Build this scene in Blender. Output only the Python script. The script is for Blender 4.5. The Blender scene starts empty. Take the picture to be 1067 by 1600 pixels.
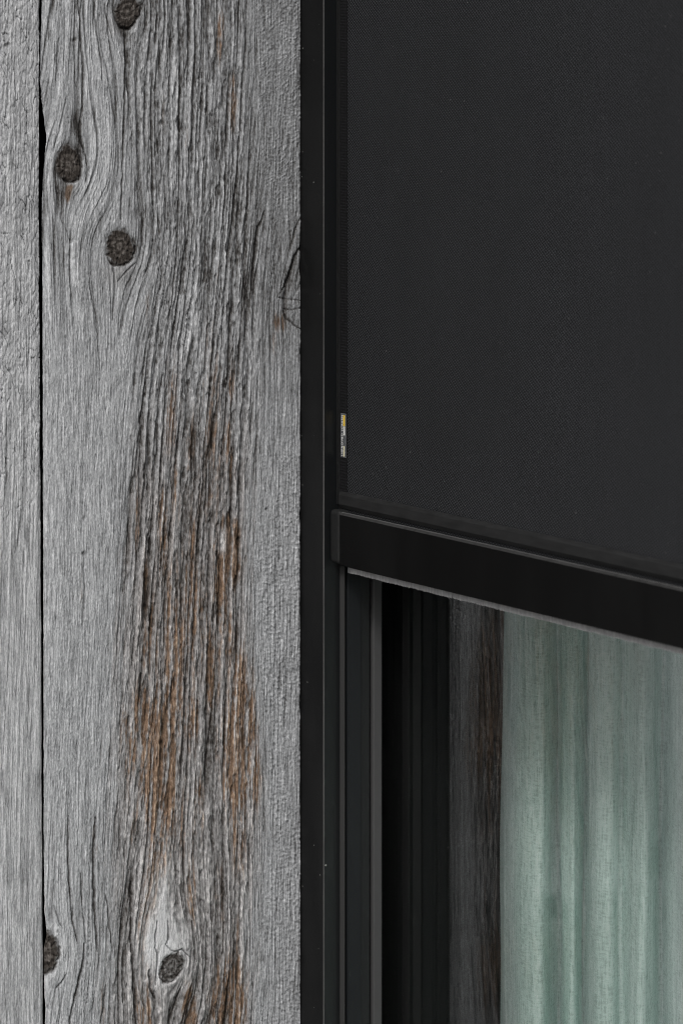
import bpy, bmesh, math, random
import numpy as np
from mathutils import Vector

# ------------------------------------------------------------------ camera, sky, sun, exposure
scene = bpy.context.scene
COL = scene.collection
FPX, CX, YH = 6507.0, 533.0, -128.0            # focal length, centre and horizon in photo pixels (1067 wide)
TH = math.atan(4165.0 / FPX); CT, ST = math.cos(TH), math.sin(TH)
DIST = FPX / 2500.0; R0 = (587.0 - CX) / FPX * DIST; ZC = 1.62

cam_d = bpy.data.cameras.new('camera'); cam = bpy.data.objects.new('camera', cam_d); COL.objects.link(cam)
fwd = Vector((-CT, ST, 0)); rgt = Vector((ST, CT, 0))
cam.location = -DIST * fwd - R0 * rgt + Vector((0, 0, ZC))
cam.rotation_euler = (math.radians(90), 0, math.atan2(-fwd.x, fwd.y))
cam_d.sensor_fit = 'HORIZONTAL'; cam_d.sensor_width = 24.0; cam_d.lens = FPX / 1067.0 * 24.0
cam_d.shift_x = 0.0; cam_d.shift_y = -(800.0 - YH) / 1067.0
cam_d.clip_start = 0.05; cam_d.clip_end = 2000
cam_d.dof.use_dof = True; cam_d.dof.focus_distance = 2.535; cam_d.dof.aperture_fstop = 11.0
scene.camera = cam

SUN_DIR = Vector((0.46, -0.52, 0.70)).normalized()      # towards the sun, behind thin cloud
world = bpy.data.worlds.new('World'); scene.world = world; world.use_nodes = True
wn = world.node_tree; wn.nodes.clear()
sky = wn.nodes.new('ShaderNodeTexSky'); sky.sky_type = 'NISHITA'; sky.sun_disc = False
sky.sun_elevation = math.asin(SUN_DIR.z); sky.sun_rotation = math.atan2(SUN_DIR.x, SUN_DIR.y)
sky.air_density = 1.0; sky.dust_density = 4.0; sky.ozone_density = 1.0
hs = wn.nodes.new('ShaderNodeHueSaturation'); hs.inputs['Saturation'].default_value = 0.30   # overcast: grey sky
bg = wn.nodes.new('ShaderNodeBackground'); bg.inputs['Strength'].default_value = 0.095
wo = wn.nodes.new('ShaderNodeOutputWorld')
wn.links.new(sky.outputs[0], hs.inputs['Color']); wn.links.new(hs.outputs[0], bg.inputs['Color']); wn.links.new(bg.outputs[0], wo.inputs[0])

sd = bpy.data.lights.new('sun', 'SUN'); sd.energy = 1.5; sd.angle = math.radians(12); sd.color = (1.0, 0.985, 0.96)
sun = bpy.data.objects.new('sun', sd); COL.objects.link(sun)
sun.rotation_euler = SUN_DIR.to_track_quat('Z', 'Y').to_euler(); sun.location = SUN_DIR * 20

scene.view_settings.view_transform = 'Standard'; scene.view_settings.look = 'None'
scene.view_settings.gamma = 1.0; scene.view_settings.exposure = 0.55; scene.view_settings.use_curve_mapping = False
scene.cycles.use_denoising = True; scene.cycles.denoiser = 'OPENIMAGEDENOISE'; scene.cycles.denoising_input_passes = 'RGB_ALBEDO_NORMAL'; scene.cycles.denoising_prefilter = 'NONE'
scene.cycles.max_bounces = 10; scene.cycles.transparent_max_bounces = 24; scene.cycles.diffuse_bounces = 4
scene.cycles.glossy_bounces = 5; scene.cycles.caustics_reflective = False; scene.cycles.caustics_refractive = False
scene.cycles.sample_clamp_indirect = 4.0
scene.cycles.filter_width = 1.05

# ------------------------------------------------------------------ helpers
def empty(name, loc, label=None, cat=None, group=None):
    o = bpy.data.objects.new(name, None); COL.objects.link(o); o.location = loc; o.empty_display_size = 0.1
    if label: o['label'] = label; o['kind'] = 'thing'
    if cat: o['category'] = cat
    if group: o['group'] = group
    return o

def link(name, me, mat, parent=None, smooth=False, kind=None):
    if mat: me.materials.append(mat)
    o = bpy.data.objects.new(name, me); COL.objects.link(o)
    if parent is not None:
        o.parent = parent
        o.matrix_parent_inverse = parent.matrix_world.inverted() if False else o.matrix_parent_inverse
        o.location = -Vector(parent_origin(parent))
    if smooth: me.shade_smooth()
    if kind: o['kind'] = kind
    return o

def parent_origin(p):
    loc = Vector(p.location)
    while p.parent is not None:
        p = p.parent; loc = loc + Vector(p.location)
    return loc

def box_bm(bm, x0, x1, y0, y1, z0, z1):
    vs = [bm.verts.new(c) for c in ((x0,y0,z0),(x1,y0,z0),(x1,y1,z0),(x0,y1,z0),(x0,y0,z1),(x1,y0,z1),(x1,y1,z1),(x0,y1,z1))]
    fs = [(0,3,2,1),(4,5,6,7),(0,1,5,4),(1,2,6,5),(2,3,7,6),(3,0,4,7)]
    return [bm.faces.new([vs[i] for i in f]) for f in fs]

def box(name, x0, x1, y0, y1, z0, z1, mat, parent=None, bevel=0.0, seg=2, kind=None):
    bm = bmesh.new(); box_bm(bm, x0, x1, y0, y1, z0, z1)
    if bevel:
        bmesh.ops.bevel(bm, geom=bm.edges[:], offset=bevel, segments=seg, affect='EDGES', profile=0.5, clamp_overlap=True)
    bmesh.ops.recalc_face_normals(bm, faces=bm.faces[:])
    me = bpy.data.meshes.new(name); bm.to_mesh(me); bm.free()
    o = link(name, me, mat, parent, kind=kind)
    if bevel and seg > 1: me.shade_smooth_by_angle(math.radians(35)) if hasattr(me, 'shade_smooth_by_angle') else None
    return o

def prism(name, pts, z0, z1, mat, parent=None):
    """closed (x, y) outline extruded along z"""
    n = len(pts)
    verts = [(x, y, z0) for x, y in pts] + [(x, y, z1) for x, y in pts]
    faces = [(i, (i+1) % n, n + (i+1) % n, n + i) for i in range(n)] + [tuple(range(n))[::-1], tuple(range(n, 2*n))]
    me = bpy.data.meshes.new(name); me.from_pydata(verts, [], faces); me.update()
    bm = bmesh.new(); bm.from_mesh(me); bmesh.ops.recalc_face_normals(bm, faces=bm.faces[:]); bm.to_mesh(me); bm.free()
    return link(name, me, mat, parent)

def prism_x(name, pts, x0, x1, mat, parent=None, n_seg=1):
    """closed (y, z) outline extruded along x"""
    n = len(pts); xs = np.linspace(x0, x1, n_seg + 1)
    verts = [(x, y, z) for x in xs for y, z in pts]
    faces = []
    for k in range(n_seg):
        for i in range(n):
            faces.append((k*n + i, k*n + (i+1) % n, (k+1)*n + (i+1) % n, (k+1)*n + i))
    faces += [tuple(range(n))[::-1], tuple(range(n_seg*n, n_seg*n + n))]
    me = bpy.data.meshes.new(name); me.from_pydata(verts, [], faces); me.update()
    bm = bmesh.new(); bm.from_mesh(me); bmesh.ops.recalc_face_normals(bm, faces=bm.faces[:]); bm.to_mesh(me); bm.free()
    return link(name, me, mat, parent)

class NT:
    def __init__(s, name):
        s.m = bpy.data.materials.new(name); s.m.use_nodes = True; s.t = s.m.node_tree; s.t.nodes.clear()
        s.out = s.n('ShaderNodeOutputMaterial')
    def n(s, typ, **kw):
        nd = s.t.nodes.new(typ)
        for k, v in kw.items(): setattr(nd, k, v)
        return nd
    def l(s, a, b): s.t.links.new(a, b)
    def setin(s, nd, k, v):
        if hasattr(v, 'is_linked') or isinstance(v, bpy.types.NodeSocket): s.l(v, nd.inputs[k])
        else: nd.inputs[k].default_value = v
    def math(s, op, a, b=0.0, c=None, clamp=False):
        nd = s.n('ShaderNodeMath', operation=op, use_clamp=clamp); s.setin(nd, 0, a); s.setin(nd, 1, b)
        if c is not None: s.setin(nd, 2, c)
        return nd.outputs[0]
    def coords(s, scale=(1,1,1)):
        tc = s.n('ShaderNodeTexCoord'); mp = s.n('ShaderNodeMapping'); mp.inputs['Scale'].default_value = scale
        s.l(tc.outputs['Object'], mp.inputs['Vector']); return mp.outputs[0]
    def noise(s, vec, scale, detail=3, rough=0.55, dist=0.0):
        nd = s.n('ShaderNodeTexNoise'); s.l(vec, nd.inputs['Vector']); nd.inputs['Scale'].default_value = scale
        nd.inputs['Detail'].default_value = detail; nd.inputs['Roughness'].default_value = rough; nd.inputs['Distortion'].default_value = dist
        return nd.outputs['Fac']
    def ramp(s, fac, stops, interp='LINEAR'):
        nd = s.n('ShaderNodeValToRGB'); nd.color_ramp.interpolation = interp; els = nd.color_ramp.elements
        while len(els) < len(stops): els.new(0.5)
        for e, (p, c) in zip(els, stops): e.position = p; e.color = (*c, 1) if len(c) == 3 else c
        s.l(fac, nd.inputs[0]); return nd.outputs[0]
    def mix(s, fac, a, b, mode='MIX'):
        nd = s.n('ShaderNodeMix', data_type='RGBA', blend_type=mode)
        s.setin(nd, 'Factor', fac)
        for sock, v in ((6, a), (7, b)):
            if isinstance(v, bpy.types.NodeSocket): s.l(v, nd.inputs[sock])
            else: nd.inputs[sock].default_value = (*v, 1)
        return nd.outputs[2]
    def maprange(s, v, a, b, c=0.0, d=1.0):
        nd = s.n('ShaderNodeMapRange'); nd.interpolation_type = 'SMOOTHSTEP'
        s.setin(nd, 0, v)
        for i, q in enumerate((a, b, c, d)): nd.inputs[i+1].default_value = q
        return nd.outputs[0]
    def principled(s, color, rough=0.6, spec=0.5, bump=None, bump_strength=0.3, bump_dist=0.001, metallic=0.0):
        p = s.n('ShaderNodeBsdfPrincipled')
        if isinstance(color, bpy.types.NodeSocket): s.l(color, p.inputs['Base Color'])
        else: p.inputs['Base Color'].default_value = (*color, 1)
        s.setin(p, 'Roughness', rough); s.setin(p, 'Specular IOR Level', spec); p.inputs['Metallic'].default_value = metallic
        if bump is not None:
            b = s.n('ShaderNodeBump'); b.inputs['Strength'].default_value = bump_strength; b.inputs['Distance'].default_value = bump_dist
            s.l(bump, b.inputs['Height']); s.l(b.outputs[0], p.inputs['Normal'])
        s.l(p.outputs[0], s.out.inputs['Surface']); return p

# ------------------------------------------------------------------ materials
def mat_wood():
    k = NT('weathered_wood')
    at = k.n('ShaderNodeAttribute', attribute_name='wood'); sp = k.n('ShaderNodeSeparateColor'); k.l(at.outputs['Color'], sp.inputs[0])
    tone, rust, knot = sp.outputs[0], sp.outputs[1], sp.outputs[2]
    fibre = k.noise(k.coords((1, 1, 0.10)), 900, 4, 0.65)           # hair-fine vertical fibres
    speck = k.noise(k.coords((1, 1, 0.45)), 1300, 2, 0.6)
    blot = k.noise(k.coords((1, 1, 0.5)), 45, 4, 0.6)
    t = k.math('ADD', tone, k.math('MULTIPLY', k.math('SUBTRACT', fibre, 0.5), 0.75))
    t = k.math('ADD', t, k.math('MULTIPLY', k.math('SUBTRACT', speck, 0.5), 0.60))
    t = k.math('ADD', t, k.math('MULTIPLY', k.math('SUBTRACT', blot, 0.5), 0.10), clamp=True)
    grey = k.ramp(t, [(0.0, (.016, .0150, .0142)), (.25, (.070, .067, .065)), (.5, (.186, .190, .196)), (.75, (.325, .333, .345)), (1.0, (.56, .57, .585))])
    warm = k.ramp(t, [(0.0, (.016, .012, .009)), (.3, (.060, .041, .028)), (.6, (.140, .090, .060)), (.8, (.24, .166, .118)), (1.0, (.42, .32, .24))])
    dark = k.ramp(t, [(0.0, (.010, .008, .007)), (.5, (.052, .043, .036)), (1.0, (.17, .15, .135))])
    c = k.mix(rust, grey, warm); c = k.mix(knot, c, dark)
    bump = k.math('ADD', fibre, k.math('MULTIPLY', speck, 0.6))
    k.principled(c, 0.85, 0.18, bump, 0.8, 0.0007)
    return k.m

def mat_metal(name, base, rough=0.45, spec=0.3, dust=0.012, specks=0.0, bumpy=0.15):
    k = NT(name)
    v = k.coords(); big = k.noise(k.coords((1, 1, 0.22)), 24, 5, 0.65); fine = k.noise(v, 2600, 2, 0.5)
    c = k.mix(k.math('MULTIPLY', k.maprange(big, 0.35, 0.75), 1.0), base, tuple(b + dust * 0.35 for b in base))
    if specks:
        vo = k.n('ShaderNodeTexVoronoi', feature='F1'); vo.inputs['Scale'].default_value = 150; k.l(v, vo.inputs['Vector'])
        sc = k.n('ShaderNodeSeparateColor'); k.l(vo.outputs['Color'], sc.inputs[0])
        size = k.math('MULTIPLY', k.math('POWER', sc.outputs[1], 3.0), 0.15)
        on = k.math('MULTIPLY', k.math('LESS_THAN', vo.outputs['Distance'], size), k.math('LESS_THAN', sc.outputs[0], specks))
        on = k.math('MULTIPLY', on, k.maprange(k.noise(v, 22, 2), 0.38, 0.55))
        c = k.mix(on, c, (.26, .26, .255))
    # dust settles on what faces up
    g = k.n('ShaderNodeNewGeometry'); s3 = k.n('ShaderNodeSeparateXYZ'); k.l(g.outputs['Normal'], s3.inputs[0])
    up = k.math('MULTIPLY', k.maprange(s3.outputs[2], 0.35, 0.9), k.maprange(k.noise(k.coords((1,1,1)), 160, 4, 0.7), 0.12, 0.5))
    c = k.mix(up, c, (.070, .070, .070))
    r = k.math('ADD', rough, k.math('MULTIPLY', k.math('SUBTRACT', big, 0.5), 0.15))
    k.principled(c, r, spec, fine, bumpy, 0.0002)
    return k.m

def mat_fabric():
    k = NT('screen_weave')
    tc = k.n('ShaderNodeTexCoord'); sx = k.n('ShaderNodeSeparateXYZ'); k.l(tc.outputs['Object'], sx.inputs[0])
    wob = k.math('MULTIPLY', k.math('SUBTRACT', k.noise(k.coords((1,1,1)), 60, 2), 0.5), 0.5)
    X = k.math('ADD', k.math('MULTIPLY', sx.outputs[0], 1 / 0.0029), wob)
    Z = k.math('ADD', k.math('MULTIPLY', sx.outputs[2], 1 / 0.0017), wob)
    two_pi = 2 * math.pi
    a = k.math('SINE', k.math('MULTIPLY', k.math('ADD', X, k.math('MULTIPLY', Z, 0.75)), two_pi))
    b = k.math('SINE', k.math('MULTIPLY', k.math('SUBTRACT', X, Z), two_pi))
    w = k.math('MULTIPLY', k.math('ADD', a, k.math('MULTIPLY', b, 0.75)), 0.5)
    n = k.noise(k.coords((1, 1, 1)), 1500, 2, 0.6)
    streak = k.noise(k.coords((1, 1, 0.06)), 240, 4, 0.65)
    cloud = k.noise(k.coords((1, 1, 0.6)), 9, 3, 0.6)  # broad light variation of sagging cloth, put into the colour
    t = k.math('ADD', k.math('MULTIPLY', w, 0.72), k.math('MULTIPLY', n, 0.75))
    t = k.math('ADD', t, k.math('MULTIPLY', k.math('SUBTRACT', streak, 0.5), 0.10))
    t = k.math('ADD', t, k.math('MULTIPLY', k.math('SUBTRACT', cloud, 0.5), 0.22), clamp=True)
    c = k.ramp(t, [(0.12, (.0018, .0019, .0022)), (.5, (.0100, .0108, .0125)), (.9, (.042, .044, .049))])
    dustn = k.noise(k.coords((1,1,1)), 420, 2, 0.5)
    c = k.mix(k.maprange(dustn, 0.74, 0.80), c, (.10, .10, .10))
    k.principled(c, 0.75, 0.25, w, 0.5, 0.0004)
    return k.m

def mat_band(name, base, pitch):
    k = NT(name)
    tc = k.n('ShaderNodeTexCoord'); sx = k.n('ShaderNodeSeparateXYZ'); k.l(tc.outputs['Object'], sx.inputs[0])
    z = k.math('SINE', k.math('MULTIPLY', sx.outputs[2], 2*math.pi/pitch))
    n = k.noise(k.coords((1, 1, 1)), 900, 3, 0.6)
    t = k.math('ADD', k.math('MULTIPLY', z, 0.22), n)
    c = k.ramp(t, [(0.3, tuple(b*0.5 for b in base)), (.7, tuple(b*1.5 for b in base)), (0.95, tuple(b*4 for b in base))])
    k.principled(c, 0.7, 0.2, t, 0.4, 0.0003)
    return k.m

def mat_plain(name, base, rough=0.6, spec=0.3, var=0.25, nscale=400, stretch=(1,1,1)):
    k = NT(name); n = k.noise(k.coords(stretch), nscale, 4, 0.6)
    c = k.ramp(n, [(0.3, tuple(b*(1-var) for b in base)), (0.7, tuple(b*(1+var) for b in base))])
    k.principled(c, rough, spec, n, 0.2, 0.0004); return k.m

def mat_glass():
    k = NT('window_glass')
    g = k.n('ShaderNodeNewGeometry')
    d = k.n('ShaderNodeVectorMath', operation='DOT_PRODUCT'); k.l(g.outputs['Normal'], d.inputs[0]); k.l(g.outputs['Incoming'], d.inputs[1])
    c = k.math('ABSOLUTE', d.outputs['Value'])
    f = k.math('MULTIPLY_ADD', k.math('POWER', k.math('SUBTRACT', 1.0, c, clamp=True), 5.0), 0.930, 0.070)   # Schlick, low-e coated, both sides
    tr = k.n('ShaderNodeBsdfTransparent'); tr.inputs['Color'].default_value = (.988, .996, .992, 1)
    gl = k.n('ShaderNodeBsdfGlossy'); gl.inputs['Roughness'].default_value = 0.0; gl.inputs['Color'].default_value = (1, 1, 1, 1)
    mx = k.n('ShaderNodeMixShader'); k.l(f, mx.inputs[0]); k.l(tr.outputs[0], mx.inputs[1]); k.l(gl.outputs[0], mx.inputs[2])
    k.l(mx.outputs[0], k.out.inputs['Surface']); return k.m

def mat_curtain():
    k = NT('sheer_linen')
    a = k.noise(k.coords((1, 1, 0.14)), 800, 3, 0.65); b = k.noise(k.coords((0.20, 0.20, 1)), 980, 3, 0.65)
    slub = k.noise(k.coords((1, 1, 0.012)), 330, 3, 0.6)
    slubh = k.noise(k.coords((0.03, 0.03, 1)), 420, 3, 0.6)
    t = k.math('ADD', k.math('MULTIPLY', a, 0.8), k.math('MULTIPLY_ADD', b, 0.7, -0.25))
    t = k.math('ADD', t, k.math('MULTIPLY', k.math('SUBTRACT', slub, 0.5), 0.45))
    t = k.math('ADD', t, k.math('MULTIPLY', k.maprange(slubh, 0.70, 0.78), 0.14))
    c = k.ramp(t, [(0.28, (.52, .66, .62)), (.5, (.75, .885, .845)), (.72, (.90, .98, .96))])
    di = k.n('ShaderNodeBsdfDiffuse'); tl = k.n('ShaderNodeBsdfTranslucent'); tp = k.n('ShaderNodeBsdfTransparent')
    bp = k.n('ShaderNodeBump'); bp.inputs['Strength'].default_value = 0.5; bp.inputs['Distance'].default_value = 0.0005; k.l(t, bp.inputs['Height'])
    for s in (di, tl): k.l(c, s.inputs['Color']); k.l(bp.outputs[0], s.inputs['Normal'])
    m1 = k.n('ShaderNodeMixShader'); m1.inputs[0].default_value = 0.48; k.l(di.outputs[0], m1.inputs[1]); k.l(tl.outputs[0], m1.inputs[2])
    m2 = k.n('ShaderNodeMixShader'); k.l(k.maprange(t, 0.5, 0.35, 0.0, 0.12), m2.inputs[0]); k.l(m1.outputs[0], m2.inputs[1]); k.l(tp.outputs[0], m2.inputs[2])
    k.l(m2.outputs[0], k.out.inputs['Surface']); return k.m

WOOD = mat_wood()
M_RAIL = mat_metal('black_powder_coat', (.0030, .0031, .0032), 0.45, 0.18, 0.016, specks=0.35)
M_SIDE = mat_metal('anthracite_gloss', (.0040, .0046, .0051), 0.34, 0.50, 0.004, specks=0.015)
M_EDGE = mat_plain('edge_highlight_grey', (.075, .075, .073), 0.5, 0.4, 0.3, 90, (1, 1, 0.2))  # pale grey that paints the bright line of the rail edge
M_BAR = mat_metal('black_bar_coat', (.0022, .0022, .0022), 0.55, 0.08, 0.008, specks=0.95)
M_FRAME = mat_metal('anthracite_frame', (.0102, .0116, .0128), 0.5, 0.18, 0.006, specks=0.04)
M_STEP = mat_metal('dark_step', (.0075, .0083, .0086), 0.5, 0.3, 0.004, specks=0.04)
M_GREY = mat_metal('grey_bead', (.048, .048, .049), 0.55, 0.3, 0.01, specks=0.04)
M_LIP = mat_metal('lip_grey', (.034, .034, .034), 0.5, 0.3, 0.01)
M_BLACK = mat_plain('black_rubber', (.0025, .0025, .0025), 0.8, 0.1)
M_CAP = mat_plain('black_plastic', (.0085, .0088, .0090), 0.6, 0.25, 0.3, 500)
M_FAB = mat_fabric()
M_HEM = mat_plain('hem_tape', (.0125, .0127, .013), 0.6, 0.2, 0.35, 260, (0.25, 1, 1))
M_ZIP = mat_band('zip_tape', (.0042, .0042, .0048), 0.0018)
M_BRUSH = mat_plain('brush_pile', (.31, .31, .315), 0.9, 0.1, 0.35, 700, (1, 1, 0.2))
M_GLASS = mat_glass()
M_CURT = mat_curtain()
M_ROOM = mat_plain('room_plaster', (.70, .70, .68), 0.9, 0.1, 0.1, 30)
M_JAMB = mat_plain('black_jamb', (.006, .006, .006), 0.7, 0.2, 0.2, 60)
M_BACK = mat_plain('wall_membrane', (.004, .004, .004), 0.95, 0.05)
M_GROUND = mat_plain('gravel', (.19, .185, .175), 0.95, 0.1, 0.5, 60)
M_FASCIA = mat_metal('fascia_coat', (.012, .012, .0125), 0.5, 0.3)

# ------------------------------------------------------------------ numpy noise
def _hash(ix, iy, seed):
    h = (ix.astype(np.int64) * 374761393 + iy.astype(np.int64) * 668265263 + seed * 982451653) & 0xFFFFFFFF
    h = ((h ^ (h >> 13)) * 1274126177) & 0xFFFFFFFF
    h = ((h ^ (h >> 16)) * 2246822519) & 0xFFFFFFFF
    return (h ^ (h >> 15)) & 0xFFFF

def gnoise(x, y, seed=0):
    """gradient noise, about -1..1"""
    x, y = np.broadcast_arrays(np.asarray(x, np.float32), np.asarray(y, np.float32))
    ix = np.floor(x); iy = np.floor(y); fx = x - ix; fy = y - iy
    u = fx*fx*fx*(fx*(fx*6-15)+10); v = fy*fy*fy*(fy*(fy*6-15)+10)
    def g(dx, dy):
        a = _hash(ix+dx, iy+dy, seed).astype(np.float32) * (2*np.pi/65536)
        return np.cos(a)*(fx-dx) + np.sin(a)*(fy-dy)
    n0 = g(0,0)*(1-u) + g(1,0)*u; n1 = g(0,1)*(1-u) + g(1,1)*u
    return (n0*(1-v) + n1*v) * 1.5

def fbm(x, y, seed=0, octv=3, gain=0.5):
    s = 0; a = 1.0; tot = 0
    for k in range(octv):
        s = s + a*gnoise(x*2**k, y*2**k, seed+17*k); tot += a; a *= gain
    return s/tot

def sst(a, b, x):
    t = np.clip((x-a)/(b-a), 0, 1); return t*t*(3-2*t)

def poly_dist(u, v, pts):
    """distance to a polyline and the run along it (0..1)"""
    best = np.full(u.shape, 1e9, np.float32); run = np.zeros(u.shape, np.float32); n = len(pts)-1
    for i in range(n):
        (x0, y0), (x1, y1) = pts[i], pts[i+1]; dx, dy = x1-x0, y1-y0
        q = np.clip(((u-x0)*dx + (v-y0)*dy)/(dx*dx+dy*dy), 0, 1)
        d = np.hypot(u-x0-q*dx, v-y0-q*dy); m = d < best
        best = np.where(m, d, best); run = np.where(m, (i+q)/n, run)
    return best, run

def u_of(t):      # photo column of a point at distance t from the glass on the timber plane
    return CX + FPX*(R0 - CT*t)/(DIST - ST*t)
def t_of(u, b=0.0):
    k = (u-CX)/FPX; return (R0 + ST*b - k*(DIST - CT*b))/(CT - k*ST)
def v_of(t, z):
    return YH + FPX*(ZC - z)/(DIST - ST*t)
def b_of(u, t):
    k = (u-CX)/FPX; return (k*(DIST - ST*t) - R0 + CT*t)/(ST + k*CT)
PX = 0.00045       # metres of board per unit of the relief below

# ------------------------------------------------------------------ relief and colour of the boards
def knot_warp(u, v, knots, e=1.8):
    g = np.zeros_like(u)
    for (ku, kv, rx, ry, ang, R) in knots:
        dx = u-ku; dy = (v-kv)/e
        g = g - dx*0.985/(1 + (dx*dx + dy*dy)/(1.9*R*R)) * np.exp(-(np.hypot(dx, dy)/(8*R))**2)
    return g

def knot_fields(u, v, knots, seed):
    """normalised radius of the nearest knot (1 at its rim)"""
    rho = np.full(u.shape, 9.0, np.float32); th = np.zeros_like(rho)
    for i, (ku, kv, rx, ry, ang, R) in enumerate(knots):
        ca, sa = math.cos(ang), math.sin(ang)
        dx = (u-ku)*ca + (v-kv)*sa; dy = -(u-ku)*sa + (v-kv)*ca
        a = np.arctan2(dy/ry, dx/rx)
        r = np.hypot(dx/rx, dy/ry) * (1 + 0.06*np.sin(2*a + i) + 0.03*np.sin(3*a + 2*i)) + 0.10*gnoise(u/11, v/11, 75) + 0.05*gnoise(u/4, v/4, 76)
        m = r < rho; rho = np.where(m, r, rho); th = np.where(m, a, th)
    return rho, th

def main_board(u, v):
    knots = [(200, 18, 20, 25, 0.1, 30), (108, 255, 22, 28, -0.2, 32), (188, 386, 24, 28, 0.1, 37),
             (470, 482, 26, 34, 0.2, 24), (70, 1487, 23, 33, 0.0, 30), (268, 1512, 16, 27, 0.62, 38)]
    g = u + 0.045*(v-700) + knot_warp(u, v, knots) + 5*gnoise(u/130, v/420, 3) + 1.6*gnoise(u/30, v/160, 4) + 0.5*gnoise(u/8, v/45, 5)
    xl = np.interp(v, [-400, 0, 120, 420, 600, 900, 1200, 1450, 1600, 2000], [200, 205, 205, 232, 215, 197, 185, 178, 172, 180]) + 7*gnoise(u*0+3, v/60, 8) + 5*gnoise(u*0+9, v/17, 88)
    xr = np.interp(v, [-400, 0, 300, 520, 700, 900, 1100, 1250, 1420, 1600], [384, 384, 394, 408, 398, 384, 398, 408, 398, 392]) + 6*gnoise(u*0+7, v/70, 9) + 4*gnoise(u*0+5, v/15, 99)
    g = g + 5*gnoise(g/26, v/1000, 112)
    finger = 22*gnoise(g/7, v/330, 10) + 14*gnoise(g/3.2, v/120, 110) + 5*gnoise(g/2, v/30, 111)
    wl = 1 - sst(xl-26, xl+22, u + finger); wr = sst(xr-18, xr+16, u + 0.75*finger); wc = np.clip(1-wl-wr, 0, 1)
    upper = 1 - sst(380, 620, v)                      # crisp grain round the upper knots
    lowl = sst(1180, 1330, v)                         # open checks low on the left
    # grooves follow the zero lines of noise drawn out along the grain
    n1 = gnoise(g/14.5, v/800, 11); n2 = gnoise(g/6.8, v/330, 12); n3 = gnoise(g/3.1, v/120, 13)
    dm = sst(-0.40, 0.40, gnoise(g/16, v/170, 14) + 0.5*gnoise(g/9, v/60, 17))
    gr1 = np.exp(-(n1/0.15)**2) * (0.18 + 0.82*dm)
    gr2 = np.exp(-(n2/0.14)**2) * sst(-0.30, 0.30, gnoise(g/10, v/90, 15))
    gr3 = np.exp(-(n3/0.14)**2) * sst(-0.1, 0.4, gnoise(g/6, v/45, 16))
    # second set: sparse thin lines, upper left
    nl = gnoise(g/17, v/700, 21); gl = np.exp(-(nl/0.05)**2) * sst(-0.35, 0.1, gnoise(g/24, v/190, 22))
    nl2 = gnoise(g/7, v/380, 23); gl2 = np.exp(-(nl2/0.08)**2) * sst(-0.15, 0.35, gnoise(g/14, v/110, 24))
    band = gnoise(g/12, v/800, 25) + 0.5*gnoise(g/5, v/400, 26)
    hair = np.exp(-(gnoise(u/3.6 + g/9, v/75, 27)/0.06)**2) * sst(0.0, 0.5, gnoise(u/9, v/40, 28))
    fib = gnoise(u/2.0, v/30, 31); fib2 = gnoise(g/1.9, v/22, 32)
    leather = fbm(u/7, v/21, 33, 3, 0.6)
    pit = gnoise(u/2.4, v/5.0, 34)
    fleck = gnoise(g/2.3, v/8.5, 36)
    nearc = np.exp(-np.clip(xl-u, 0, None)/55)                 # grain opens up towards the middle
    lfine = np.exp(-(gnoise(g/3.4, v/260, 38)/0.13)**2) * sst(-0.25, 0.35, gnoise(g/9, v/120, 39))
    ffine = gnoise(g/1.6, v/48, 40)
    flake = fbm(g/5.5, v/34, 35, 3, 0.6)
    chip = sst(0.10, 0.20, fbm(g/8.0, v/52, 37, 3, 0.55))       # flaked-off skin
    # ripples left by the saw, right-hand strip
    rip_top = 1 - sst(250, 420, v); rip_low = sst(560, 780, v)
    vv = v + 0.55*(u-430) + 9*gnoise(u/28, v/45, 41)
    ripA = np.abs(gnoise(u/8, vv/5.2, 42)) ; ripB = gnoise(u/5.6 + 0.6*gnoise(u/20, v/30, 44), v/3.9 + 0.5*gnoise(u/9, v/18, 45), 43)
    ripB2 = gnoise(u/8, (v - 0.35*u)/8, 46)
    lines_r = gnoise(u/3.6, v/260, 47)
    strip = sst(xr+2, xr+24, u) * (0.35 + 0.65*sst(-0.35, 0.3, gnoise(u/40, v/110, 48) + 0.3))
    pale = np.exp(-(((u-256)/37)**2 + ((v-1485)/52)**2)**1.5) + 0.75*np.exp(-((u-245-0.10*(1440-v))/17)**2 - ((v-1410)/65)**2)
    pale = np.clip(pale*(0.75+0.5*sst(-.4, .3, gnoise(g/6, v/60, 63))), 0, 1)
    for q_ in (gr1, gr2, gr3): q_ *= 1-0.78*pale
    streakL = gnoise(u/13 + g/60, v/330, 64) + 0.6*gnoise(u/5, v/150, 65)
    # relief
    h = np.zeros_like(u)
    h += wc*(-4.6*gr1 - 2.5*gr2 - 1.5*gr3 + 1.7*n2 + 1.3*flake + 0.5*fib2 + 0.45*fleck - 1.6*chip)
    h += wl*(upper*(-2.3*gl - 1.3*gl2 + 1.3*band) + 0.70*leather*(1-0.3*upper) + 0.40*fib + 0.25*pit + 0.35*ffine - 1.1*hair - (0.5+1.3*nearc)*lfine)
    h += wl*lowl*(-1.5*gl - 0.6*gl2)
    h += wr*(strip*(rip_top*1.5*ripA + rip_low*(0.75*ripB + 0.4*ripB2) + 0.8*lines_r) + 0.45*fib - 0.8*gr3 + 0.4*leather + 0.3*pit + 0.3*ffine - 0.8*hair - 0.9*lfine)
    mid = np.exp(-((v-450)/130)**2)*wr
    h += mid*(-3.2*gr1 - 2.0*gr2 + 1.4*flake)
    # tone
    tone = np.zeros_like(u)
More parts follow.
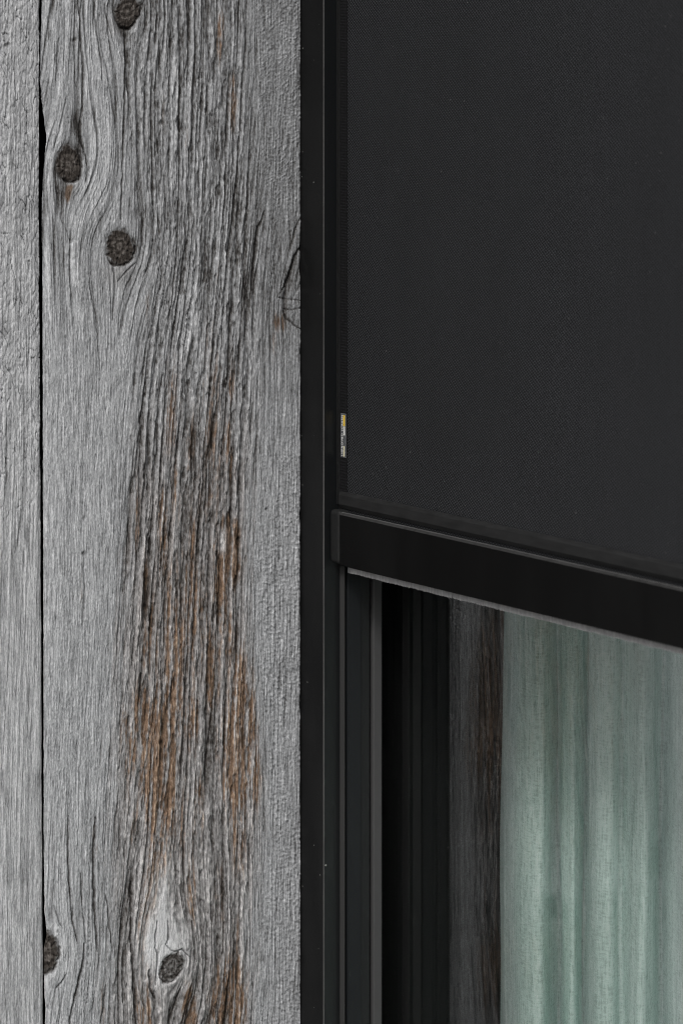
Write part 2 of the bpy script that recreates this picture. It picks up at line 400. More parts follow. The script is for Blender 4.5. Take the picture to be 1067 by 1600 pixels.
    tone += wl*(0.80 + 0.09*leather + 0.07*streakL - upper*(0.40*gl + 0.32*gl2 - 0.20*band) + 0.10*fib + 0.07*pit + 0.09*ffine - 0.26*hair - (0.09+0.22*nearc)*lfine - 0.07*nearc + 0.08*lowl*(-1.8*gl - gl2))
    darkc = 0.05*np.exp(-((v-760)/330)**2)
    ringtone = gnoise(g/9, v/1100, 29)
    tone += wc*(0.73 - 0.06*(1-sst(300, 700, v)) - darkc - 0.36*gr1 - 0.26*gr2 - 0.20*gr3 + 0.12*n2 + 0.18*flake + 0.12*fib2 + 0.22*fleck - 0.14*chip + 0.12*ringtone)
    tone += wr*(0.71 - 0.08*(1-sst(420, 760, v)) - 0.05*rip_top - 0.10*mid + strip*(0.20*(ripA-0.25)*rip_top + rip_low*(0.09*ripB+0.06*ripB2)) + 0.10*fib + 0.09*pit + 0.09*ffine - 0.16*gr3 + 0.08*lines_r - 0.20*hair - 0.12*lfine)
    tone -= mid*(0.22*gr1 + 0.14*gr2)
    tone = tone*(1-0.8*pale) + 0.8*pale*(0.64+0.07*fib2+0.05*fleck); h *= 1-0.75*pale
    # dark stripe right of the middle
    ds = np.exp(-((u - np.interp(v, [0, 500, 700, 1200, 1400, 1600], [372, 388, 330, 332, 345, 350]))/np.interp(v, [0, 500, 700, 1200, 1600], [14, 24, 34, 17, 22]))**2)
    tone -= 0.09*ds*(0.6+0.8*sst(-.2, .4, flake))
    # freshly torn, tan-brown wood in streaks
    rust = np.zeros_like(u)
    for (ru, rv, su, sv, a) in [(358, 864, 18, 38, 1.5), (256, 835, 8, 60, .8), (228, 905, 6, 50, .45), (345, 930, 12, 50, .8), (300, 960, 32, 110, .55), (262, 1110, 22, 70, .8),
            (228, 1120, 20, 45, .85), (250, 1200, 24, 95, 1.15), (196, 1140, 8, 45, .55), (205, 1260, 12, 70, .45), (378, 1085, 14, 60, .95), (372, 1185, 24, 80, 1.05), (395, 1150, 9, 70, .6),
            (300, 1120, 12, 60, .6), (312, 1250, 10, 50, .45), (285, 1290, 40, 110, .35), (240, 1380, 18, 80, .6), (228, 1590, 20, 70, .5), (296, 1590, 9, 40, 1.0), (350, 1575, 22, 55, .8), (370, 1500, 8, 90, .45),
            (300, 1400, 8, 50, .55), (440, 502, 13, 13, .75), (426, 545, 5, 30, .4), (108, 302, 7, 11, .9), (346, 55, 7, 40, .55), (364, 160, 5, 40, .7), (292, 215, 5, 40, .35), (362, 590, 5, 50, .55), (330, 620, 22, 120, .42), (362, 730, 4, 45, .6),
            (256, 185, 4, 40, .35), (230, 470, 4, 60, .3), (270, 640, 16, 90, .42), (330, 760, 30, 120, .42), (235, 1000, 14, 90, .5), (330, 1050, 14, 70, .6), (265, 960, 12, 80, .5), (215, 800, 6, 70, .4), (300, 830, 8, 60, .4), (340, 470, 4, 60, .35), (275, 760, 10, 60, .4), (392, 1260, 6, 40, .5), (250, 1330, 22, 70, .55), (228, 1460, 12, 60, .6), (372, 1310, 14, 70, .55), (345, 1400, 10, 60, .45), (362, 1570, 24, 70, .8), (205, 1180, 10, 60, .6), (355, 690, 8, 60, .5), (300, 720, 10, 70, .45), (395, 1210, 12, 60, .6), (275, 1020, 14, 70, .6), (360, 1000, 16, 60, .5), (128, 920, 2.5, 26, .5), (160, 1580, 4, 45, .55), (148, 1305, 3, 30, .5), (105, 1345, 2.5, 30, .35)]:
        rust = np.maximum(rust, a*np.exp(-((u-ru)/(su*1.15+1.5))**2 - ((v-rv)/(sv*1.35))**2))
    st = 0.5 + 0.55*gnoise(g/5.0, v/190, 51) + 0.50*gnoise(g/2.6, v/55, 52) + 0.35*gnoise(g/2.0, v/11, 53)
    rust = sst(0.17, 0.62, rust*(0.25+st)) * (0.45 + 0.50*sst(.1, .8, st))
    warmth = 0.17*wc*sst(560, 900, v) + 0.03*wc + 0.10*wc*np.exp(-((v-850)/250)**2)*sst(0.0, 0.5, gnoise(g/9, v/90, 54)+0.3)
    rust = np.clip(rust + warmth, 0, 1)
    h -= 0.5*sst(.4, .9, rust)*wc
    # checks and cracks that can be followed by eye: points, depth, half width
    dark_add = np.zeros_like(u)
    cr = [([(123,-60),(123,0),(126,50),(131,110),(130,150),(126,200),(128,226),(135,244)], 3.2, 1.3), ([(145,-40),(147,0),(150,40),(156,80),(160,125)], 2.2, 1.1), ([(163,5),(170,40),(178,68)], 2.0, 1.0),
          ([(197,46),(196,100),(195,160),(192,250),(189,343)], 3.0, 1.4), ([(92,58),(90,90),(87,128)], 1.6, .9), ([(118,100),(117,120),(119,135)], 1.2, 1.2), ([(104,150),(95,195),(84,235)], 1.6, .9),
          ([(131,232),(138,262),(134,285)], 2.4, 1.3), ([(98,300),(96,340),(112,380)], 1.4, 1.0),
          ([(178,418),(180,450),(176,500)], 2.4, 1.2), ([(212,410),(196,425),(184,440)], 1.8, 1.0),
          ([(139,440),(150,490),(155,560)], 1.5, .9),
          ([(472,383),(462,398),(455,420),(446,446),(441,452)], 2.4, 2.2), ([(470,340),(462,356),(456,378),(452,392)], 1.6, 1.4), ([(433,464),(448,467),(470,469)], 1.2, 1.1), ([(440,482),(455,484),(470,481)], 1.1, 1.0), ([(441,484),(449,499),(458,506),(470,514)], 1.7, 1.4), ([(433,463),(444,448),(455,430)], 1.0, 1.0),
          ([(413,330),(404,356),(400,380),(396,420),(390,480)], 2.6, 1.6),
          ([(107,1275),(106,1340),(110,1400),(114,1440),(121,1475)], 2.8, 1.4), ([(149,1278),(146,1330),(147,1390),(149,1440),(153,1488)], 3.2, 1.9), ([(126,1365),(128,1410),(131,1445),(135,1476)], 2.6, 1.3),
          ([(131,1476),(131,1500),(127,1520),(118,1556),(110,1590),(106,1640)], 4.2, 1.7), ([(103,1524),(96,1537),(88,1545)], 2.4, 1.1), ([(84,1415),(92,1440),(98,1452)], 1.8, 1.0), ([(166,1400),(172,1450),(176,1490)], 2.2, 1.2), ([(158,1600),(163,1570),(166,1540)], 2.4, 1.3),
          ([(207,1380),(206,1470),(209,1530),(213,1580),(214,1660)], 5.0, 2.2), ([(245,1440),(242,1482),(247,1491),(244,1520),(243,1540)], 2.6, 1.0), ([(259,1478),(267,1486),(274,1488),(284,1484),(297,1496)], 2.2, 1.0), ([(262,1440),(264,1468),(258,1478)], 2.2, 1.2), ([(233,1516),(235,1545),(243,1562)], 3.0, 1.5), ([(284,1545),(277,1562),(272,1580)], 2.6, 1.4), ([(300,1440),(304,1470),(306,1500)], 2.2, 1.6),
          ([(131,862),(132,905),(130,960),(128,990)], 1.2, .9), ([(397,990),(395,1060),(398,1110)], 1.8, 1.0), ([(412,1210),(414,1290),(413,1360)], 1.4, .9)]
    for pts, dep, hw in cr:
        us = [p[0] for p in pts]; vs = [p[1] for p in pts]
        m = (u > min(us)-14) & (u < max(us)+14) & (v > min(vs)-14) & (v < max(vs)+14)
        if not m.any(): continue
        uu = u[m] + 1.2*gnoise(u[m]/9, v[m]/14, 61); d, run = poly_dist(uu, v[m], pts)
        w = hw*(0.25 + 0.95*np.sin(np.pi*np.clip(run*0.94+0.03, 0, 1))**0.6); p = np.exp(-(d/w)**2)
        h[m] -= dep*p; dark_add[m] = np.maximum(dark_add[m], min(0.55, 0.19*dep)*p)
    tone -= dark_add
    # pits, bumps, a paint fleck
    for (pu, pv, r, dep, dt) in [(110,384,5,1.8,.10),(104,394,4,1.5,.08),(113,406,4,-1.2,.12),(131,865,3.2,-2.2,-.45),(374,842,2.6,-2.6,-.5),(115,63,3,-1.6,-.25),(119,60,2.4,-1.6,-.3),(240,376,2.6,-1.2,-.25),(416,796,2.2,-2,-.35)]:
        p = np.exp(-((u-pu)**2+(v-pv)**2)/(r*r)); h += dep*p; tone += dt*p
    tone = np.where(np.hypot((u-366)/2.6, (v-69)/2.2) < 1, 1.0, tone)
    p = np.exp(-((u-347)/8)**2-((v-845)/22)**4); tone += 0.22*p; rust *= 1-0.8*p
    tone += pale*(0.36 + 0.10*fib2); rust *= 1-0.85*pale
    # knots
    rho, th = knot_fields(u, v, [k_ for k_ in knots if k_[0] < 400], 5)
    ins = 1 - sst(0.80, 1.04, rho + 0.10*gnoise(u/6, v/6, 79)); rim = np.exp(-((rho-1.0)/0.075)**2)*(0.20+0.80*sst(-0.3, .5, np.sin(th*1.0+0.6) + 0.5*gnoise(th*1.5, rho*0+2, 71)))
    halo = np.exp(-((rho-1.35)/0.28)**2)
    rings = np.sin(rho*17 + 1.6*gnoise(u/13, v/13, 72) + 0.8*gnoise(u/4, v/4, 77))*(1-0.5*sst(.5, .9, rho)); rad = np.exp(-(gnoise(th*1.5+0.7, rho*0.9, 73)/0.07)**2)*sst(0.15, .5, rho)
    kn = 0.6*gnoise(u/3.2, v/3.2, 74) + 0.7*gnoise(u/7, v/5, 78)
    lowk = (v > 1400)
    h = h*(1-ins) + ins*(-1.6 + 0.3*rings + 0.9*kn - 1.6*rad) - 3.0*rim + 0.3*halo
    tone = tone*(1-ins) + ins*(0.47 + 0.19*rings + 0.24*kn - 0.32*rad - 0.22*np.exp(-((rho-.82)/.2)**2)) - 0.48*rim + 0.06*halo
    knot = np.clip(ins*np.where(lowk & (u > 200), 0.55, np.where(u > 400, 0.15, 0.9)) + 0.4*rim, 0, 1)
    rust = rust*(1-ins) + 0.10*ins
    tail = np.exp(-((u-108)/8)**2-((v-300)/13)**2); knot = np.maximum(knot, 0.5*tail); tone -= 0.12*tail
    grime = np.exp(-((u-186)/26)**2 - ((v-425)/22)**2)*0.35 + np.exp(-((u-182)/20)**2-((v-40)/16)**2)*.25
    knot = np.maximum(knot, grime)
    return h, tone, rust, knot

def plain_board(u, v, seed, smooth_low=True):
    """any other board: straight silver grain, rough skin, one or two knots"""
    rs = np.random.RandomState(seed)
    g = u + 0.02*v + 7*gnoise(u/120, v/500, seed) + 1.5*gnoise(u/25, v/150, seed+1)
    rough = (1 - sst(620, 980, v)) if smooth_low else 0.6
    lines = gnoise(g/4.2, v/520, seed+2); l2 = gnoise(g/2.2, v/260, seed+3)
    lea = fbm(u/8, v/17, seed+4, 3, 0.6); ch = np.abs(gnoise((u+0.5*v*0.3)/9, v/22, seed+5))
    gl = np.exp(-(gnoise(g/13, v/420, seed+6)/0.05)**2)*sst(-.1, .4, gnoise(g/20, v/110, seed+7))
    ff = gnoise(u/1.7, v/40, seed+9); hr = np.exp(-(gnoise(u/3.2, v/90, seed+10)/0.07)**2)*sst(-.1, .4, gnoise(u/8, v/50, seed+11)); rag = np.exp(-(gnoise((u-0.28*v)/9, v/26, seed+12)/0.06)**2)*sst(0, .4, gnoise(u/12, v/30, seed+13))
    h = rough*(1.1*lea + 1.4*np.minimum(ch, .25)*2 - 2.4*rag) + 0.45*lines + 0.35*l2 - 1.4*gl + 0.4*ff - 0.9*hr
    dk = sst(0.15, 0.6, gnoise(u/14, v/70, seed+8))
    tone = 0.82 + 0.10*lea*rough + 0.12*lines + 0.09*l2 - 0.26*gl - 0.12*dk + 0.10*ff - 0.20*hr - 0.22*rag*rough
    rust = np.full_like(u, 0.03); knot = np.zeros_like(u)
    for (pu, pv, r) in [(9, 70, 3.0), (13, 68, 2.4)]:
        p = np.exp(-((u-pu)**2+(v-pv)**2)/(r*r)); tone -= .35*p; h -= 1.8*p
    return h, tone, rust, knot

def build_board(name, parent, t_right, t_left_fn, cfrac, zrows, field, face_x=0.0, round_l=6.0, round_r=1.5):
    """grid over the face; t grows away from the window. cfrac 0 = right edge, 1 = left edge"""
    Z = zrows[:, None] + 0*cfrac[None, :]
    v_guess = v_of(0.15, Z)
    TL = t_left_fn(v_guess); T = t_right + (TL - t_right)*cfrac[None, :]
    U = u_of(T).astype(np.float32); V = v_of(T, Z).astype(np.float32)
    h, tone, rust, knot = field(U, V)
    dl = (TL - T)/PX; dr = (T - t_right)/PX
    h = h - round_l*np.exp(-(dl/(4+round_l*1.6))**1.2) - round_r*np.exp(-(dr/2.5)**1.3)
    X = face_x + h*PX
    # sides
    def col(i, dx): return X[:, [i]]*0 + face_x - dx, T[:, [i]], Z[:, [i]]
    xr_, tr_, zr_ = col(0, 0.024); xl_, tl_, zl_ = col(-1, 0.022); tl_ = tl_ - 0.020      # edge cut back under the face
    X = np.concatenate([xr_, X, xl_], 1); T2 = np.concatenate([tr_, T, tl_], 1); Z = np.concatenate([zr_, Z, zl_], 1)
    def pad(a): return np.concatenate([a[:, :1], a, a[:, -1:]], 1)
    tone, rust, knot = pad(tone), pad(rust), pad(knot)
    nr, nc = X.shape
    co = np.stack([X, -T2, Z], -1).reshape(-1, 3).astype(np.float32)
    co -= np.array(parent_origin(parent), np.float32)
    idx = np.arange(nr*nc).reshape(nr, nc)
    q = np.stack([idx[:-1, :-1], idx[1:, :-1], idx[1:, 1:], idx[:-1, 1:]], -1).reshape(-1, 4)   # outward +x with z up in rows
    me = bpy.data.meshes.new(name)
    me.vertices.add(len(co)); me.vertices.foreach_set('co', np.ascontiguousarray(co, np.float32).ravel())
    me.loops.add(q.size); me.loops.foreach_set('vertex_index', q.ravel().astype(np.int32))
    me.polygons.add(len(q)); me.polygons.foreach_set('loop_start', np.arange(0, q.size, 4, dtype=np.int32))
    me.update(calc_edges=True)
    at = me.attributes.new('wood', 'FLOAT_COLOR', 'POINT')
    cl = np.stack([np.clip(tone, 0, 1), np.clip(rust, 0, 1), np.clip(knot, 0, 1), np.ones_like(tone)], -1).astype(np.float32)
    me.attributes['wood'].data.foreach_set('color', np.ascontiguousarray(cl).ravel())
    me.shade_smooth()
    me.materials.append(WOOD)
    o = bpy.data.objects.new(name, me); COL.objects.link(o); o.parent = parent
    return o

# ------------------------------------------------------------------ ground and room
def structure(o): o['kind'] = 'structure'; return o
gm = bpy.data.meshes.new('ground'); S = 300
gm.from_pydata([(-S,-S,0),(S,-S,0),(S,S,0),(-S,S,0)], [], [(0,1,2,3)]); structure(link('ground', gm, M_GROUND))
WX1 = 1.22                                            # right end of the window opening
ZS, ZT = 0.12, 2.30                                   # sill and head
room = [('room_floor', -1.6, 3.2, 0.16, 2.6, 0.02, 0.10), ('room_ceiling', -1.6, 3.2, 0.16, 2.6, 2.50, 2.60), ('room_wall_back_low', -1.6, 3.2, 2.6, 2.7, 0.02, 0.3), ('room_wall_back_head', -1.6, 3.2, 2.6, 2.7, 2.45, 2.6), ('room_wall_back_left', -1.6, -1.3, 2.6, 2.7, 0.3, 2.45), ('room_wall_back_right', 2.9, 3.2, 2.6, 2.7, 0.3, 2.45),  # wide opening in the unseen back wall, added to backlight the curtain
        ('room_wall_left', -1.7, -1.6, 0.16, 2.7, 0.02, 2.6), ('room_wall_right', 3.2, 3.3, 0.16, 2.7, 0.02, 2.6),
        ('room_wall_front_left', -1.6, -0.035, 0.10, 0.16, 0.02, 2.6), ('room_wall_front_right', WX1+0.035, 3.3, 0.02, 0.16, 0.02, 2.8), ('room_wall_front_head', -0.035, WX1+0.035, 0.03, 0.16, 2.34, 2.8)]
for nm, *b in room: structure(box(nm, *b, M_ROOM))

# ------------------------------------------------------------------ timber wall
T_R = 0.0556
wall = empty('timber_wall', (-0.03, -0.9, 0), 'weathered silver-grey wall of wide vertical timber planks beside the window', 'wall')
rows_vis = np.linspace(0.925, 1.58, 1240)
rows = np.concatenate([np.linspace(0.03, 0.92, 120), rows_vis, np.linspace(1.585, 2.8, 130)])
def left_edge(v):
    ue = np.interp(v, [-900, 0, 60, 120, 170, 205, 240, 300, 500, 900, 1300, 1400, 1435, 1455, 1520, 1545, 1620, 2400], [67, 67.5, 65, 64.0, 69, 74.0, 71, 67.5, 68, 69, 70, 71, 75, 70.5, 70.5, 72.5, 71.5, 72])
    return t_of(ue + 0.5*gnoise(v/14, v*0, 81))
main = build_board('plank', wall, T_R, left_edge, np.linspace(0, 1, 430), rows, main_board, 0.0, 3.2, 1.0)
main['label'] = 'wide knotty plank with brown torn streaks next to the black rail'

def left_right_edge(v): return np.interp(v, [-900, 0, 300, 600, 900, 1300, 1600, 2400], [60.8, 61, 60, 61.8, 63.6, 65.6, 66.6, 67])
# the next board: its right edge wanders slightly, so the grid is built from a straight line just inside and bent by the row
def second_board():
    t0 = float(t_of(61.0)); w = 0.185
    cf = np.concatenate([np.linspace(0, 0.185, 95), np.linspace(0.19, 1, 60)])
    return build_board('plank', wall, t0, lambda v: v*0 + t0 + w, cf, rows, lambda u, v: plain_board(u, v, 200), 0.0005, 2.0, 1.6)
b2 = second_board(); b2['label'] = 'light grey plank at the left edge of the picture'
# bend: shear the second board so that its edge leans with the gap
me = b2.data; n = len(me.vertices); co = np.empty(n*3, np.float32); me.vertices.foreach_get('co', co); co = co.reshape(-1, 3)
zz = co[:, 2]; vv = v_of(0.24, zz); co[:, 1] += -(t_of(left_right_edge(vv)) - t_of(61.0)).astype(np.float32)
me.vertices.foreach_set('co', co.ravel()); me.update()
tpos = float(t_of(61.0)) + 0.185 + 0.004
crow = np.linspace(0.03, 2.8, 320)
for i in range(7):
    w = [0.17, 0.2, 0.15, 0.19, 0.18, 0.16, 0.2][i]
    build_board('plank', wall, tpos, lambda v, t=tpos, w=w: v*0 + t + w, np.linspace(0, 1, 70), crow, lambda u, v, s=300+20*i: plain_board(u, v, s), 0.0, 3.0, 3.0)
    tpos += w + 0.003
box('backing', -0.06, -0.0225, -tpos, -0.012, 0.02, 2.8, M_BACK, wall)

# ------------------------------------------------------------------ window
win = empty('window', (0.6, 0.0, ZS), 'dark framed fixed window with a sheer curtain behind the glass', 'window')
TG = 0.0086
def jamb(mir):
    """one side of the window; mir flips it to the far side"""
    X = (lambda x: x) if not mir else (lambda x: WX1 - x)
    def b(name, x0, x1, t0, t1, mat, bev=0.0, z0=ZS, z1=ZT):
        xa, xb = sorted((X(x0), X(x1))); return box(name, xa, xb, -t0, -t1, z0, z1, mat, win, bev)
    b('outer_frame', -0.03, 0.0312, 0.0407, 0.0315, M_FRAME, 0.0003)
    b('frame_step', -0.03, 0.0304, 0.0313, 0.0247, M_STEP, 0.0002)
    b('groove', -0.03, 0.0270, 0.0245, 0.0227, M_BLACK)
    b('glazing_bead', -0.03, 0.0311, 0.0221, 0.0159, M_GREY, 0.0004)
    b('gasket', -0.03, 0.0270, 0.0154, 0.0132, M_BLACK)
    b('sash_edge', -0.03, 0.0135, 0.0130, 0.0089, M_BLACK)
    b('spacer', 0.004, 0.0130, 0.0042, -0.0112, M_BLACK)
    b('inner_sash', -0.03, 0.0120, -0.0165, -0.060, M_JAMB)
    b('jamb_liner', -0.045, -0.031, 0.03, -0.17, M_JAMB)
jamb(False); jamb(True)
pane1 = box('pane', 0.003, WX1-0.003, -TG, -TG+0.004, ZS+0.003, ZT-0.003, M_GLASS, win)
pane2 = box('pane', 0.003, WX1-0.003, 0.0115, 0.0155, ZS+0.003, ZT-0.003, M_GLASS, win)
box('sill_frame', -0.03, WX1+0.03, -0.05, 0.06, ZS-0.06, ZS-0.001, M_FRAME, win, 0.002)
box('head_frame', -0.03, WX1+0.03, -0.04, 0.06, ZT+0.001, ZT+0.035, M_FRAME, win, 0.002)

# ------------------------------------------------------------------ roller screen
scr = empty('roller_screen', (0.6, -0.05, 1.22), 'black fabric roller screen half lowered between black guide rails', 'screen')
def rail(mir):
    X = (lambda x: x) if not mir else (lambda x: WX1 - x)
    def pr(name, pts, mat, parent=scr):
        pts = [(X(x), y) for x, y in pts]; return prism(name, pts, ZS-0.02, ZT+0.02, mat, parent)
    c = 0.00045
    r = pr('guide_rail', [(-0.04, -0.0552), (0.02585-c, -0.0552), (0.02585, -0.0552+c), (0.02585, -0.0436), (-0.04, -0.0436)], M_RAIL)
    pr('edge_highlight', [(0.02585-c, -0.05525), (0.02620, -0.05525), (0.02620, -0.05490), (0.02585-c, -0.05530+0.0004)], M_EDGE, r)  # strip added over the chamfer; its grey stands in for the edge highlight
    pr('side_plate', [(0.02590, -0.0548), (0.02620, -0.0548), (0.02620, -0.0437), (0.02590, -0.0437)], M_SIDE, r)
    pr('rail_edge', [(0.0150, -0.04350), (0.0309, -0.04350), (0.0309, -0.0430), (0.0150, -0.0430)], M_LIP, r)
    pr('slot', [(-0.03, -0.0429), (0.0282, -0.0429), (0.0282, -0.0409), (-0.03, -0.0409)], M_BLACK, r)
    return r
rail(False); rail(True)

FAB_T = 0.0447
def cloth_sheet():
    xs = np.linspace(0.0268, WX1-0.0268, 90); zs = np.linspace(1.2450, ZT+0.02, 70)
    X, Z = np.meshgrid(xs, zs)
    edge = sst(0.0, 0.05, X-0.040)*sst(0.0, 0.05, WX1-0.040-X)*sst(0.0, 0.05, Z-1.272)
    W = edge*(0.0014*gnoise(X/0.16, Z/0.5, 95) + 0.0005*gnoise(X/0.05, Z/0.3, 96))       # slack in the cloth
    f = np.stack([X, -FAB_T + W, Z], -1).reshape(-1, 3); n = len(f); bk = f + np.array([0, 0.0007, 0])
    i = np.arange(n).reshape(len(zs), len(xs)); q = np.stack([i[:-1, :-1], i[:-1, 1:], i[1:, 1:], i[1:, :-1]], -1).reshape(-1, 4)
    rim = np.concatenate([i[0, :], i[1:, -1], i[-1, -2::-1], i[-2:0:-1, 0]]); nx_ = np.roll(rim, -1)
    faces = q.tolist() + (q[:, ::-1]+n).tolist() + np.stack([nx_, rim, rim+n, nx_+n], -1).tolist()
    me = bpy.data.meshes.new('fabric'); me.from_pydata(np.concatenate([f, bk]).tolist(), [], faces); me.update(); me.shade_smooth()
    return link('fabric', me, M_FAB, scr)
fab = cloth_sheet()
box('zip_strip', 0.0264, 0.0366, -FAB_T-0.0006, -FAB_T-0.0001, 1.2600, ZT+0.02, M_ZIP, fab)
box('zip_strip', WX1-0.0366, WX1-0.0264, -FAB_T-0.0006, -FAB_T-0.0001, 1.2600, ZT+0.02, M_ZIP, fab)
for xa, xb in ((0.0264, 0.0273), (0.0283, 0.0293), (WX1-0.0273, WX1-0.0264), (WX1-0.0293, WX1-0.0283)):
    box('zip_guide', xa, xb, -FAB_T-0.0013, -FAB_T-0.0007, 1.2605, ZT+0.02, M_CAP, fab)
prism_x('hem', [(-FAB_T-0.0008, 1.2585), (-FAB_T-0.0021, 1.2610), (-FAB_T-0.0021, 1.2666), (-FAB_T-0.0012, 1.2684), (-FAB_T-0.0001, 1.2688), (-FAB_T-0.0001, 1.2585)], 0.0300, WX1-0.0300, M_HEM, fab, 40)

# bottom bar: outline in (y, z) with a small sloped lip along the top edge
by0, by1, bz0, bz1 = -0.0512, -0.0340, 1.2245, 1.2572
bar = prism_x('bottom_bar', [(by0+0.0006, bz0), (by0, bz0+0.0006), (by0, bz1-0.0016), (by0+0.0010, bz1-0.0002), (by0+0.0022, bz1), (by0+0.0040, bz1-0.0016), (by1, bz1-0.0016), (by1, bz0)],
              0.0379, WX1-0.0379, M_BAR, scr, 120)
rnd = random.Random(4)
for vtx in bar.data.vertices:      # knocks and grit along the lip
    if vtx.co.z > bz1-0.001: vtx.co.z += rnd.uniform(-.00005, .00007)
for xa, xb in ((0.0266, 0.0376), (WX1-0.0376, WX1-0.0266)):
    box('end_cap', xa, xb, by0-0.0003, by1-0.001, bz0+0.0006, bz1+0.0006, M_CAP, bar, 0.0024, 4)

# brush: fine bristles in five rows, joined, hanging from the bar
def brush():
    vs, fs = [], []; r = random.Random(7)
    x = 0.0412
    while x < WX1-0.0412:
        for row in range(4):
            xx = x + r.uniform(-.0002, .0002); yy = -0.0468 + row*0.0011 + r.uniform(-.0003, .0003)
            big = 0.00010*math.sin(xx*95) + 0.00008*math.sin(xx*310+1)
            ln = 0.0043 + big + r.gauss(0, 0.00011)
            if r.random() < 0.0015: ln += r.uniform(.0005, .0016)
            lx, ly = r.gauss(0, 0.0002), r.gauss(0, 0.0002)
            w = 0.00021; i = len(vs)
            for k in range(3):
                a = k*2.0944; vs.append((xx+w*math.cos(a), yy+w*math.sin(a), bz0+0.002))
            for k in range(3):
                a = k*2.0944; vs.append((xx+lx+w*.7*math.cos(a), yy+ly+w*.7*math.sin(a), bz0-ln))
            fs += [(i, i+1, i+4, i+3), (i+1, i+2, i+5, i+4), (i+2, i, i+3, i+5), (i+5, i+4, i+3)]
        x += 0.00026
    me = bpy.data.meshes.new('brush_seal'); me.from_pydata(vs, [], fs); me.update()
    return link('brush_seal', me, M_BRUSH, bar, kind='stuff')
brush()
box('brush_holder', 0.0412, WX1-0.0412, -0.0484, -0.0418, bz0-0.0004, bz0+0.001, M_BLACK, bar)

# woven tag: dark ground, white letters read upwards, yellow / white / cream bars
M_TAG = mat_plain('tag_ground', (.075, .078, .082), 0.7, 0.2, 0.3, 1500); M_TXT = mat_plain('tag_white', (.55, .55, .54), 0.7, 0.2, 0.1)
M_YEL = mat_plain('tag_yellow', (.62, .42, .045), 0.7, 0.2, 0.1); M_CRM = mat_plain('tag_cream', (.62, .58, .40), 0.7, 0.2, 0.1)
ZTAG = lambda y: ZC - (y-YH)*(DIST - CT*0.031 - ST*FAB_T)/FPX
ty = -FAB_T-0.0006
zt0, zt1 = ZTAG(714), ZTAG(645)
tag = box('label_tag', 0.0305, 0.0364, ty-0.0005, ty-0.0001, zt0, zt1, M_TAG, fab, 0.0001, 1)
for nm, m, ya, yb, xa, xb in (('yellow_bar', M_YEL, 664.5, 647.5, .0337, .0354), ('white_bar', M_TXT, 679, 665.0, .0340, .0354), ('cream_bar', M_CRM, 712, 696, .0340, .0350)):
    box(nm, xa, xb, ty-0.0007, ty-0.00052, ZTAG(ya), ZTAG(yb), m, fab).name = nm
cu = bpy.data.curves.new('lettering', 'FONT'); cu.body = 'IMPROVED SCREEN'; cu.size = 0.0022; cu.space_character = 1.2; cu.align_x = 'CENTER'; cu.align_y = 'CENTER'; cu.extrude = 0.00004; cu.offset = 0.00003
tob = bpy.data.objects.new('tmp', cu); COL.objects.link(tob); bpy.context.view_layer.update()
tm = bpy.data.meshes.new_from_object(tob.evaluated_get(bpy.context.evaluated_depsgraph_get())); bpy.data.objects.remove(tob); tm.name = 'lettering'
tl = (max(v.co.x for v in tm.vertices) - min(v.co.x for v in tm.vertices)); k_ = (zt1-zt0)*0.92/tl
for vtx in tm.vertices:
    a, b_, c_ = vtx.co; vtx.co = (0.0324 - b_*1.0, ty-0.00058 - c_, (zt0+zt1)/2 + a*k_)
tm.materials.clear(); link('lettering', tm, M_TXT, fab)

box('cassette', -0.03, WX1+0.03, -0.11, -0.005, ZT+0.04, ZT+0.16, M_RAIL, scr, 0.004)

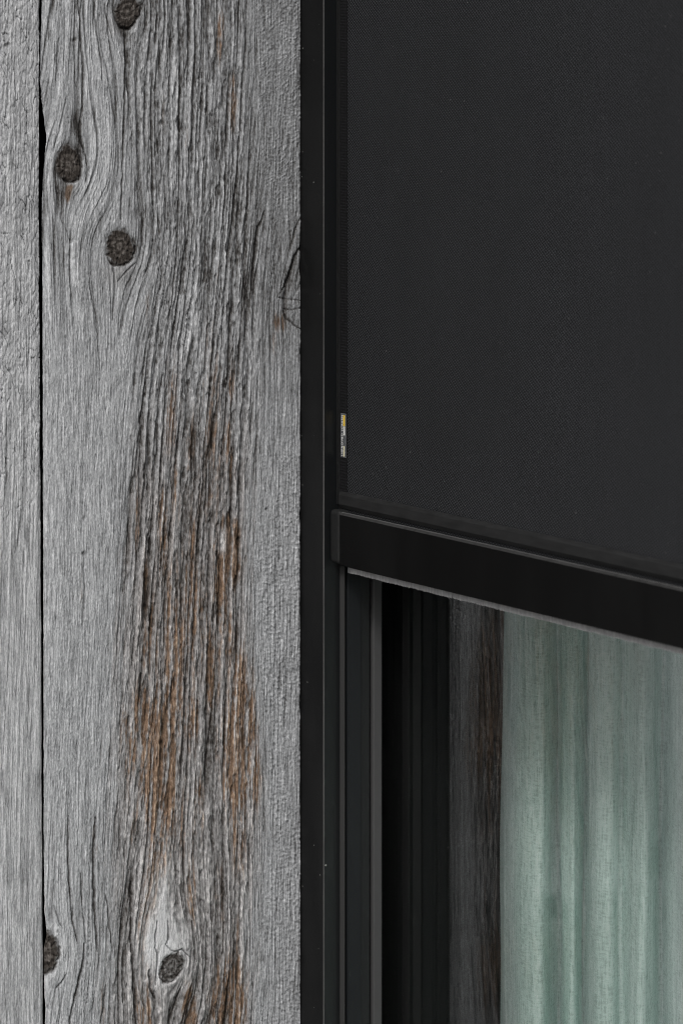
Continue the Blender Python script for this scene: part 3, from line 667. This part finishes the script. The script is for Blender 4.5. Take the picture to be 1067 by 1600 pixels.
# ------------------------------------------------------------------ curtain
def curtain():
    c = empty('sheer_curtain', (0.6, 0.09, 0.12), 'pale green-grey sheer linen curtain hanging in folds behind the glass', 'curtain')
    # plan outline of the pleats: (x, y) in metres, deep folds first where the photo shows them
    yb = 0.060
    def bx(px, y): return float(b_of(px, -y))
    prof = [(bx(px, yb+d), yb+d) for px, d in [(788, 0.050), (793, 0.036), (801, 0.012), (810, 0.001), (830, -0.006), (852, -0.004), (862, 0.008), (867, 0.026), (872, 0.030), (879, 0.018), (892, 0.013), (904, 0.014), (911, 0.030), (914, 0.034), (919, 0.012), (930, -0.005), (952, -0.004), (962, 0.001), (969, 0.009), (975, 0.010), (984, 0.002), (1000, -0.005), (1015, 0.000), (1023, 0.014), (1030, 0.034), (1040, 0.034), (1052, 0.016), (1066, 0.004)]]
    x = prof[-1][0]; r = random.Random(3)
    while x < WX1-0.06:
        for dx, y in ((.03, -.004), (.03, .0), (.016, .014), (.016, .010)):
            x += dx*r.uniform(.8, 1.3); prof.append((x, yb + y + r.uniform(-.004, .004)))
    P = np.array(prof); s = np.concatenate([[0], np.cumsum(np.hypot(*np.diff(P, axis=0).T))])
    # smooth the outline with Catmull-Rom
    def cr_(q):
        i = np.clip(np.searchsorted(s, q, 'right')-1, 0, len(s)-2); f = (q-s[i])/(s[i+1]-s[i])
        p0, p1, p2, p3 = P[np.clip(i-1, 0, None)], P[i], P[i+1], P[np.clip(i+2, None, len(P)-1)]; f = f[:, None]
        return 0.5*((2*p1) + (p2-p0)*f + (2*p0-5*p1+4*p2-p3)*f*f + (3*p1-p0-3*p2+p3)*f**3)
    q = np.linspace(0, s[-1], 700); XY = cr_(q); zs = np.linspace(0.13, 2.28, 160)
    nx = len(q); verts = []
    Z = zs[:, None] + 0*q[None, :]; k = (1.25 - Z)
    drift = np.interp(XY[:, 0], [XY[0, 0], XY[0, 0]+.10, XY[0, 0]+.2], [0.035, 0.018, 0.0])[None, :]
    shift = -drift*0.35*k + 0.003*gnoise(q[None, :]/0.09, Z/0.35, 91)
    X = XY[None, :, 0] + shift + 0.0 ; Y = XY[None, :, 1]*1.0 + 0.004*gnoise(q[None, :]/0.05, Z/0.28, 92) + 0.0012*gnoise(q[None, :]/0.012, Z/0.10, 93)
    co = np.stack([X, Y, Z], -1).reshape(-1, 3)
    idx = np.arange(len(zs)*nx).reshape(len(zs), nx)
    f = np.stack([idx[:-1, :-1], idx[:-1, 1:], idx[1:, 1:], idx[1:, :-1]], -1).reshape(-1, 4)
    me = bpy.data.meshes.new('cloth'); me.from_pydata(co.tolist(), [], f.tolist()); me.update()
    link('cloth', me, M_CURT, c, smooth=True)
    prism_x('curtain_track', [(yb-0.012, 2.285), (yb+0.03, 2.285), (yb+0.03, 2.31), (yb-0.012, 2.31)], 0.0, WX1, M_JAMB, c)
curtain()
box('facade_fascia', -0.03, 3.3, -0.02, 0.018, ZT+0.17, 2.85, M_FASCIA).update_tag()
fa = bpy.data.objects['facade_fascia']; fa['label'] = 'dark metal fascia above the window'; fa['category'] = 'fascia'
